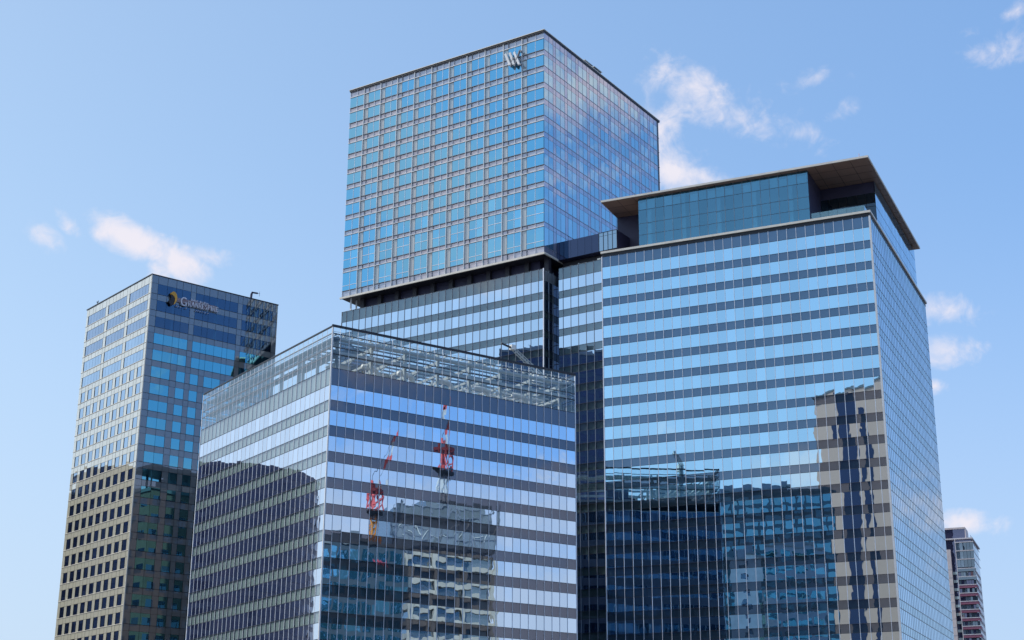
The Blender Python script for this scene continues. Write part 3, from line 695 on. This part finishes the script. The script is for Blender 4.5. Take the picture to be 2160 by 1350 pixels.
# serif capitals drawn as strokes on a unit box; T thick, t thin
LET = {'G': [('arc', .5, .5, .46, .5, 50, 320, .17), ('l', .80, .02, .80, .42, .17), ('l', .58, .42, .98, .42, .07)],
 'R': [('l', .2, 0, .2, 1, .17), ('l', .2, .97, .6, .97, .07), ('arc', .56, .75, .24, .24, -90, 90, .13), ('l', .2, .5, .6, .5, .07), ('l', .5, .5, .92, 0, .16), ('l', .05, .03, .36, .03, .06), ('l', .05, .97, .3, .97, .06), ('l', .78, .03, 1., .03, .06)],
 'A': [('l', .12, 0, .5, 1, .08), ('l', .5, 1, .88, 0, .18), ('l', .26, .33, .74, .33, .07), ('l', 0, .03, .26, .03, .06), ('l', .72, .03, 1.02, .03, .06)],
 'N': [('l', .15, 0, .15, 1, .08), ('l', .15, 1, .85, 0, .18), ('l', .85, 0, .85, 1, .08), ('l', 0, .03, .3, .03, .06), ('l', 0, .97, .25, .97, .06), ('l', .7, .97, 1, .97, .06)],
 'E': [('l', .2, 0, .2, 1, .17), ('l', .05, .97, .85, .97, .07), ('l', .2, .52, .65, .52, .07), ('l', .05, .03, .88, .03, .07), ('l', .86, 0, .86, .26, .06), ('l', .83, .76, .83, 1, .06)],
 'S': [('arc', .5, .74, .27, .24, 30, 250, .14), ('arc', .5, .27, .28, .25, 210, 440, .14)],
 'P': [('l', .2, 0, .2, 1, .17), ('l', .2, .97, .6, .97, .07), ('arc', .56, .73, .26, .25, -90, 90, .13), ('l', .2, .47, .6, .47, .07), ('l', .05, .03, .38, .03, .06), ('l', .05, .97, .3, .97, .06)],
 'I': [('l', .5, 0, .5, 1, .2), ('l', .3, .03, .7, .03, .06), ('l', .3, .97, .7, .97, .06)],
 'H': [('l', .2, 0, .2, 1, .14), ('l', .8, 0, .8, 1, .14), ('l', .2, .5, .8, .5, .08)], 'o': [('arc', .5, .33, .32, .32, 0, 360, .12)],
 't': [('l', .45, 0, .45, .9, .13), ('l', .2, .62, .75, .62, .07)], 'e': [('arc', .5, .33, .32, .32, 0, 320, .12), ('l', .2, .33, .8, .33, .07)], 'l': [('l', .5, 0, .5, 1, .14)],
 'a': [('arc', .48, .33, .3, .32, 0, 360, .12), ('l', .8, 0, .8, .65, .12)], 'n': [('l', .2, 0, .2, .66, .12), ('arc', .5, .36, .28, .28, 0, 180, .1), ('l', .79, 0, .79, .36, .12)],
 'k': [('l', .2, 0, .2, 1, .13), ('l', .2, .3, .75, .64, .07), ('l', .35, .36, .8, 0, .12)], 'y': [('l', .15, .64, .5, .02, .12), ('l', .85, .64, .35, -.3, .07)], 'u': [('l', .2, .25, .2, .64, .12), ('arc', .5, .28, .28, .28, 180, 360, .1), ('l', .8, 0, .8, .64, .12)]}
def letter(ch, u, z, w, h, o0, o1, m, name='letter'):
    q = MB()
    for s in LET[ch]:
        if s[0] == 'l': segs = [(s[1], s[2], s[3], s[4])]; th = s[5]
        else:
            _, cx, cy, rx, ry, a0, a1, th = s; k_ = 12; an = [math.radians(a0+(a1-a0)*j/k_) for j in range(k_+1)]
            pts = [(cx+rx*math.cos(a)*(1-th*.5), cy+ry*math.sin(a)*(1-th*.3)) for a in an]; segs = [(*p0, *p1) for p0, p1 in zip(pts, pts[1:])]
        for (x0, y0, x1, y1) in segs:
            a = Vector((u+x0*w, z+y0*h)); b = Vector((u+x1*w, z+y1*h)); d = (b-a)
            if d.length < 1e-5: continue
            d.normalize(); nr = Vector((-d.y, d.x))*max(th*h*.42, .045); a = a-d*.02; b = b+d*.02
            extr(q, [tuple(a-nr), tuple(b-nr), tuple(b+nr), tuple(a+nr)], o0, o1, m)
    return q.build(name, sg)
gx, gz = 7.30, 110.10
letter('G', gx, gz, 1.75, 1.95, .35, .62, sgm)
u = 9.15
for i, ch in enumerate('RANRESPIRE'):
    w = {'I': .48, 'N': .92, 'A': .92, 'R': .88}.get(ch, .76)
    letter(ch, u, 110.30+.012*i, w*.92, 1.22, .35, .62, sgm); u += w*.985
u = 9.95
for ch in 'Hotel Hankyu':
    if ch != ' ': letter(ch, u, 111.72, .33, .46, .35, .55, sgm, 'small_letter')
    u += .37
for x in (6.35, 6.75, 7.4, 8.8, 11.4, 11.9, 12.4, 13.0, 13.7, 14.4):
    q = MB(); q.box(x-.06, x+.06, -.6, -.05, 109.55, 109.72, sgm); q.build('spot_bracket', sg)
# maintenance arm on the left hotel roof + aerial
arm = thing('roof_davit_arm', 'small dark blue davit arm on the right roof edge of the left hotel', 'davit', (0, 0, 0), YG)
arm.location = Matrix.Rotation(YG, 3, 'Z') @ Vector((25.8, 1.6, 0)) + Vector((*CG, 112.6+EYE))
q = MB(); q.tube([(0, 0, .3), (.1, 0, 1.6), (.35, 0, 2.1)], .28, M['cladding']); q.build('post', arm, zoff=0)
q = MB(); q.bar((.3, 0, 2.05), (1.7, 0, 2.15), .3, M['cladding']); q.bar((2.2, 0, 1.5), (2.2, 0, 2.7), .06, M['grey']); q.bar((1.6, 0, 2.15), (2.3, 0, 2.2), .07, M['grey']); q.build('jib', arm, zoff=0)
q = MB(); q.box(-.8, .8, -.6, .6, 0, .35, paint('pink_base', (.6, .45, .5), .5)); q.build('base', arm, zoff=0)
ant = thing('roof_aerial', 'tiny forked aerial on the left roof edge of the left hotel', 'aerial', (0, 0, 0), YG)
ant.location = Matrix.Rotation(YG, 3, 'Z') @ Vector((1, 29.7, 0)) + Vector((*CG, 112.6+EYE))
q = MB(); q.bar((0, 0, 0), (0, 0, 1.5), .1, M['dark']); q.build('pole', ant, zoff=0)
q = MB(); q.bar((0, -.4, 1.2), (0, .4, 1.2), .09, M['dark']); q.bar((0, -.4, 1.2), (0, -.4, 1.6), .09, M['dark']); q.bar((0, .4, 1.2), (0, .4, 1.6), .09, M['dark']); q.build('fork', ant, zoff=0)

# =================================================================== far residential tower (right edge)
CT = (189.9, 611.2); YT = R_(-22.5+90)
rt = thing('apartment_tower', 'distant slender apartment tower with maroon balcony bands at the right edge', 'apartment tower', (*CT, 0), YT)
cream = paint('cream_render', (.72, .60, .56), .8); mar = paint('maroon_panel', (.30, .10, .15), .5); wht = paint('pale_slab_edge', (.74, .68, .68), .7)
G_T = glass('apartment_glass', (.5, .58, .66), (.06, .08, .10), .34, .004, blinds=.3); G_TD2 = glass('apartment_dark_glass', (.35, .35, .48), (.05, .05, .10), .4, .004); rail = glass('balcony_rail_glass', (.6, .7, .75), (.3, .35, .36), .3, .002)
q = MB(); q.box(1.4, 29, 1.0, 25, -15, 108.5, G_TD2); q.box(0.2, 29, 9.4, 25, -15, 104.5, cream); q.build('core', rt)
fz = 3.33
for k in range(34):
    z0 = 96.4-fz*k
    if z0 < -10: break
    q = MB(); q.box(-.2, 1.4, .1, 7.2, z0-.14, z0+.14, wht); q.box(0.3, 28, .84, 1.0, z0-.12, z0+.12, wht); q.build('balcony_slab', rt)
    q = MB(); q.box(-.1, .15, .1, 7.1, z0-1.25, z0-.15, mar if k > 1 else G_T); q.box(.15, 6, -.12, .1, z0-1.25, z0-.13, mar if k > 1 else G_T); q.build('balcony_parapet', rt)
    q = MB()
    for j in range(7):
        q.quad('A', .3+.98*j, .3+.98*j+.9, z0-3.2, z0-1.3, 0, G_T if random.random() < .65 else G_TD2, X=.9, tilt=.02)
    q.build('balcony_glazing', rt)
    q = MB()
    for j in range(6): q.quad('B', 5.2+4*j, 7.4+4*j, z0-2.9, z0-1.2, 0.03, G_TD2, Y=.95, tilt=.01); q.quad('B', 7.4+4*j, 9.2+4*j, z0-3.2, z0-.14, 0.02, cream, Y=.95)
    q.build('side_window_row', rt)
    q = MB(); q.quad('A', 11.0, 12.3, z0-2.7, z0-1.0, .02, G_TD2, X=.2, tilt=.01); q.build('small_window', rt)
    q = MB(); q.box(.2, 1.4, 7.5, 9.2, z0-2.3, z0-1.2, rail); q.build('recess_balcony', rt)
    q = MB(); q.box(.12, .2, 9.5, 25, z0-.05, z0+.05, wht); q.build('floor_groove', rt)
for k in range(3):
    z1 = 100.2+3.5*k
    q = MB(); q.box(-.2, 1.4, .1, 7.2, z1-.15, z1+.15, wht); q.box(.2, 28, .40, .52, z1-.12, z1+.12, wht); q.build('top_slab', rt)
    q = MB()
    for j in range(5): q.quad('A', .2+1.4*j, 1.5+1.4*j, z1-3.2, z1-.2, 0, G_T, X=.3, tilt=.01)
    for j in range(8): q.quad('B', .6+3*j, 3.2+3*j, z1-3.2, z1-.2, 0, G_T, Y=.5, tilt=.01)
    q.build('top_glazing', rt)
q = MB(); q.box(-.1, .5, 7.15, 7.4, -15, 108.5, wht); q.build('white_rib', rt)
q = MB(); q.box(0, 29, .2, 25, 108.5, 109.0, wht); q.build('roof', rt)
q = MB(); q.box(2, 12, 3.2, 24, 109.0, 113.0, G_TD2); q.box(1.7, 12.3, 3.0, 24.3, 113.0, 113.7, cream); q.box(1.8, 12.2, 2.9, 3.2, 109.0, 113.0, cream); q.build('penthouse', rt)
q = MB(); q.bar((1, 1, 109), (28, 1, 109), .1, M['grey'])
for k in range(10): q.bar((1+3*k, 1, 109), (1+3*k, 1, 110), .1, M['grey'])
q.bar((1, 1, 110), (28, 1, 110), .1, M['grey']); q.build('roof_railing', rt)

# =================================================================== city behind and beside the photographer (what the glass mirrors)
def gen_tower(name, label, cat, cx, cy, rot, wx, wy, ztop, wallm, winm, fl=4.0, bay=3.2, ww=.75, wh=.6, roofm='roof'):
    t = thing(name, label, cat, (cx, cy, 0), rot)
    q = MB(); q.box(-wx/2, wx/2, -wy/2, wy/2, -15, ztop, wallm); q.build('wall', t)
    for face, wid in (('A', wy), ('B', wx), ('C', wy), ('D', wx)):
        q = MB(); nb = max(1, int(wid/bay))
        kw = {'A': dict(X=-wx/2), 'B': dict(Y=-wy/2), 'C': dict(X=wx/2), 'D': dict(Y=wy/2)}[face]
        z = ztop-1.5
        while z > 5:
            for k in range(nb):
                c = -wid/2+wid*(k+.5)/nb; h = wid/nb*ww/2
                q.quad(face, c-h, c+h, z-fl*wh, z, .03, winm, tilt=.004, **kw)
            z -= fl
        q.build('window_wall', t)
    q = MB(); q.box(-wx/2-.3, wx/2+.3, -wy/2-.3, wy/2+.3, ztop, ztop+.8, M[roofm]); q.box(-wx/4, wx/4, -wy/4, wy/4, ztop+.8, ztop+4, M['grey']); q.build('roof', t)
    return t
gd = glass('city_dark_glass', (.45, .5, .6), (.03, .035, .06), .35, .006, blinds=.12)
gb = glass('city_blue_glass', (.45, .70, .88), (.03, .12, .17), .55, .01, blinds=.2)
gt = glass('city_teal_glass', (.30, .55, .62), (.02, .08, .09), .5, .01, blinds=.2)
# round dark tower to the west, ribbed
cx, cy, rad, zt = -251, 378, 29, 104
ct = thing('round_tower', 'dark round ribbed tower mirrored in the sunlit left faces', 'office tower', (cx, cy, 0))
q = MB(); ribm = paint('rib_violet_grey', (.085, .085, .14), .6); rgd = glass('round_tower_glass', (.25, .27, .4), (.04, .045, .09), .10, .004, blinds=.05); nseg = 56
for k in range(nseg):
    a0 = 2*math.pi*k/nseg; a1 = 2*math.pi*(k+1)/nseg
    q.poly([(rad*math.cos(a0), rad*math.sin(a0), -15), (rad*math.cos(a1), rad*math.sin(a1), -15), (rad*math.cos(a1), rad*math.sin(a1), zt), (rad*math.cos(a0), rad*math.sin(a0), zt)], ribm)
q.poly([(rad*math.cos(2*math.pi*k/nseg), rad*math.sin(2*math.pi*k/nseg), zt) for k in range(nseg)], ribm); q.build('wall', ct)
for k in range(26):
    q = MB(); z0 = zt-1.2-4*k
    for j in range(nseg):
        a0 = 2*math.pi*(j+.12)/nseg; a1 = 2*math.pi*(j+.88)/nseg; r2 = rad+.1
        q.poly([(r2*math.cos(a0), r2*math.sin(a0), z0-2.4), (r2*math.cos(a1), r2*math.sin(a1), z0-2.4), (r2*math.cos(a1), r2*math.sin(a1), z0), (r2*math.cos(a0), r2*math.sin(a0), z0)], rgd)
    q.build('window_band', ct)
gen_tower('dark_office', 'dark blue office tower mirrored in the wing beside the slot', 'office tower', -183, 206, R_(25), 28, 42, 153, paint('navy_wall', (.04, .06, .11), .5), rgd, ww=.8)
gen_tower('blue_office', 'blue glass office mirrored low in the nearest block', 'office building', 97.6, 155.8, R_(-46), 26, 35, 61, paint('slate_wall', (.07, .10, .13), .5), gb, ww=.85, wh=.7)
gen_tower('beige_tower', 'tall beige tower with a dark window strip mirrored in the right tower', 'apartment tower', -116, -3, R_(4.6), 60, 40, 164, paint('beige_wall', (1.0, .57, .40), .8, dirt=.03), gd, bay=60, ww=.0001)
bt = D.objects['beige_tower']
for (u0, u1, top) in ((-17.3, -8.8, 163), (-5, -2.7, 155)):
    for face, kw in (('D', dict(Y=20)),):
        q = MB(); q.quad(face, u0, u1, -15, top, .05, rgd, **kw); q.build('window_strip', bt)
gen_tower('teal_office', 'teal glass office mirrored low in the middle of the right tower', 'office building', -118, 95, R_(50.4), 32, 60, 106.5, paint('teal_wall', (.08, .14, .17), .4), gt, ww=.8, wh=.7)
gen_tower('white_block', 'pale block in front of the teal office, mirrored low in the right tower', 'office building', -77, 143, R_(50), 10, 9, 75, paint('white_wall', (.85, .80, .74), .7), gd, bay=9, ww=.3, wh=.4)
gen_tower('grey_block', 'mid grey office block in front of the teal office, mirrored low in the right tower', 'office building', -75, 122, R_(50), 12, 19, 80, paint('grey_wall', (.34, .36, .40), .7), gt, bay=4.5, ww=.85, wh=.55)
gen_tower('dark_slab_block', 'long dark block beside the round tower, mirrored low in the left hotel', 'office building', -250, 430, R_(25), 30, 80, 95, ribm, rgd)
# tower under construction with two luffing cranes
ut = thing('unfinished_tower', 'unfinished tower wrapped in grey netting, mirrored in the nearest block', 'building under construction', (186.5, 150, 0), R_(-42))
net = glass('grey_netting', (.6, .62, .64), (.30, .33, .34), .05, .05, see=.45, seecol=(.85, .87, .9)); slab = paint('slab_edge', (.56, .51, .44), .8)
q = MB(); q.box(-9, 10, -12.4, 12.4, -15, 73, glass('unglazed_floor_glass', (.62, .66, .68), (.10, .11, .12), .40, .006)); q.build('glazed_floors', ut)
q = MB(); q.box(-11, 10, -19, 13.4, 74, 86, net); q.box(-9, 10, -8, 12, 86, 88.5, net); q.box(-10, 8, -19, -13, 62, 74, net); q.build('netting', ut)
q = MB()
for k in range(12):
    y = -18.5+2.85*k; q.bar((-11.2, y, 73), (-11.2, y, 86+random.uniform(0, 2.5)), .22, M['grey']); q.bar((-11.2, y, 76+random.uniform(0, 6)), (-11.2, y+2.8, 76+random.uniform(0, 8)), .18, M['duct'])
for z0 in (77, 80, 83, 86): q.bar((-11.2, -19, z0), (-11.2, 13.4, z0), .2, M['grey'])
for k in range(6): q.box(-10.5, -9.5, -8+3.4*k, -7+3.4*k, 74+1.1*(k % 3), 76+1.3*(k % 4), M['rframe'])
q.build('scaffolding', ut)
for k in range(21):
    q = MB(); z0 = 72-4.0*k; q.box(-10.2, 10.4, -13.3, 13.3, z0-.35, z0+.95, slab); q.build('floor_slab', ut)
for y in (-12.8, -5.5, 3.5, 12.8):
    q = MB(); q.box(-10.9, -9.8, y-.5, y+.5, -15, 73, slab); q.build('column', ut)
red = paint('crane_red', (.85, .14, .14), .5); cwh = paint('crane_white', (.75, .75, .75), .5); orgp = paint('crane_orange', (.85, .30, .04), .5)
def crane(label, x, y, z0, zm, dx, dy, dz, w=1.3, mastm=None):
    mastm = mastm or orgp
    t = thing('tower_crane', label, 'tower crane', (x, y, z0+EYE), 0, 'cranes on the unfinished tower')
    q = MB()
    for sx_ in (-w/2, w/2):
        for sy_ in (-w/2, w/2): q.bar((sx_, sy_, 0), (sx_, sy_, zm), .4, mastm)
    k_ = int(zm/2)
    for k in range(k_):
        for sy_ in (-w/2, w/2): q.bar((-w/2, sy_, k*2), (w/2, sy_, k*2+2), .16, mastm); q.bar((sy_, -w/2, k*2), (sy_, w/2, k*2+2), .16, mastm)
    q.build('mast', t, zoff=0)
    q = MB(); q.box(-2.6, 2.6, -2.2, 2.2, zm, zm+.8, M['dark']); [q.bar((x_, y_, zm+.8), (x_*.7, y_*.7, zm+7), .5, red) for x_ in (-1.9, 1.9) for y_ in (-1.5, 1.5)]; [q.bar((-1.9, y_, zm+1+2*k), (1.7, y_, zm+3+2*k), .35, red) for y_ in (-1.4, 1.4) for k in range(3)]; q.box(-1.8, 1.8, -1.4, 1.4, zm+6.6, zm+7.6, red); q.build('machinery_deck', t, zoff=0)
    q = MB(); q.bar((-1.8, 0, zm+3), (-1.2, 0, zm+10), .5, red); q.bar((1.6, 0, zm+3), (-1.2, 0, zm+10), .4, red); q.build('a_frame', t, zoff=0)
    a = Vector((0, 0, zm+3)); b = a+Vector((dx, dy, dz))
    side = Vector((-dy, dx, 0)); side = side.normalized() if side.length > .1 else Vector((1, 0, 0))
    nseg_ = 14; q = MB()
    for k in range(nseg_):
        mm = red if (k//3) % 2 == 0 else cwh
        p0 = a+(b-a)*(k/nseg_); p1 = a+(b-a)*((k+1)/nseg_)
        for s in (-.55, .55): q.bar(p0+side*s, p1+side*s, .42, mm)
        q.bar(p0-side*.55, p1+side*.55, .18, mm); q.bar(p0+side*.55+Vector((0, 0, .8)), p1+side*.55+Vector((0, 0, .8)), .2, mm)
    q.build('jib', t, zoff=0)
    q = MB(); q.bar(b, (-1.2, 0, zm+10), .08, M['dark']); q.build('cable', t, zoff=0)
crane('luffing crane with the shorter red and white jib, left in the mirror image', 150, 145.3, 50, 30, 4, 4, 22, 2.0)
crane('luffing crane with the taller red and white jib, right in the mirror image', 177.2, 154.5, 88, 9, 1, 1, 20, 1.6, cwh)

# narrow brown annex in the gap behind the nearest block, mirrored in the left hotel
an = gen_tower('brown_annex', 'narrow brown annex hidden behind the nearest block, mirrored low in the left hotel', 'building', -30.4, 301, R_(31), 26, 9, 72, paint('brown_wall', (.27, .19, .14), .8), gd, bay=3.6, ww=.6, wh=.5)
for k in range(7):
    q = MB(); q.box(-12.6+4*k, -12.2+4*k, -4, -3.6, 72.8, 77.5, M['rframe']); q.box(-12.6+4*k, -12.2+4*k, 3.6, 4, 72.8, 77.5, M['rframe']); q.build('roof_post', an)
q = MB(); q.box(-13, 13, -4.3, 4.3, 77.5, 78.3, M['rframe']); q.build('roof_frame', an)
# small red script-like squiggle sign on the mirrored blue office
q = MB(); q.tube([(-13.25, 9.6+.17*k, 57.3-.03*k+.45*math.sin(k*1.9)+.2*math.sin(k*.7)) for k in range(24)], .1, paint('neon_red', (.8, .10, .14), .4), 6); q.build('roof_sign', D.objects['blue_office'])
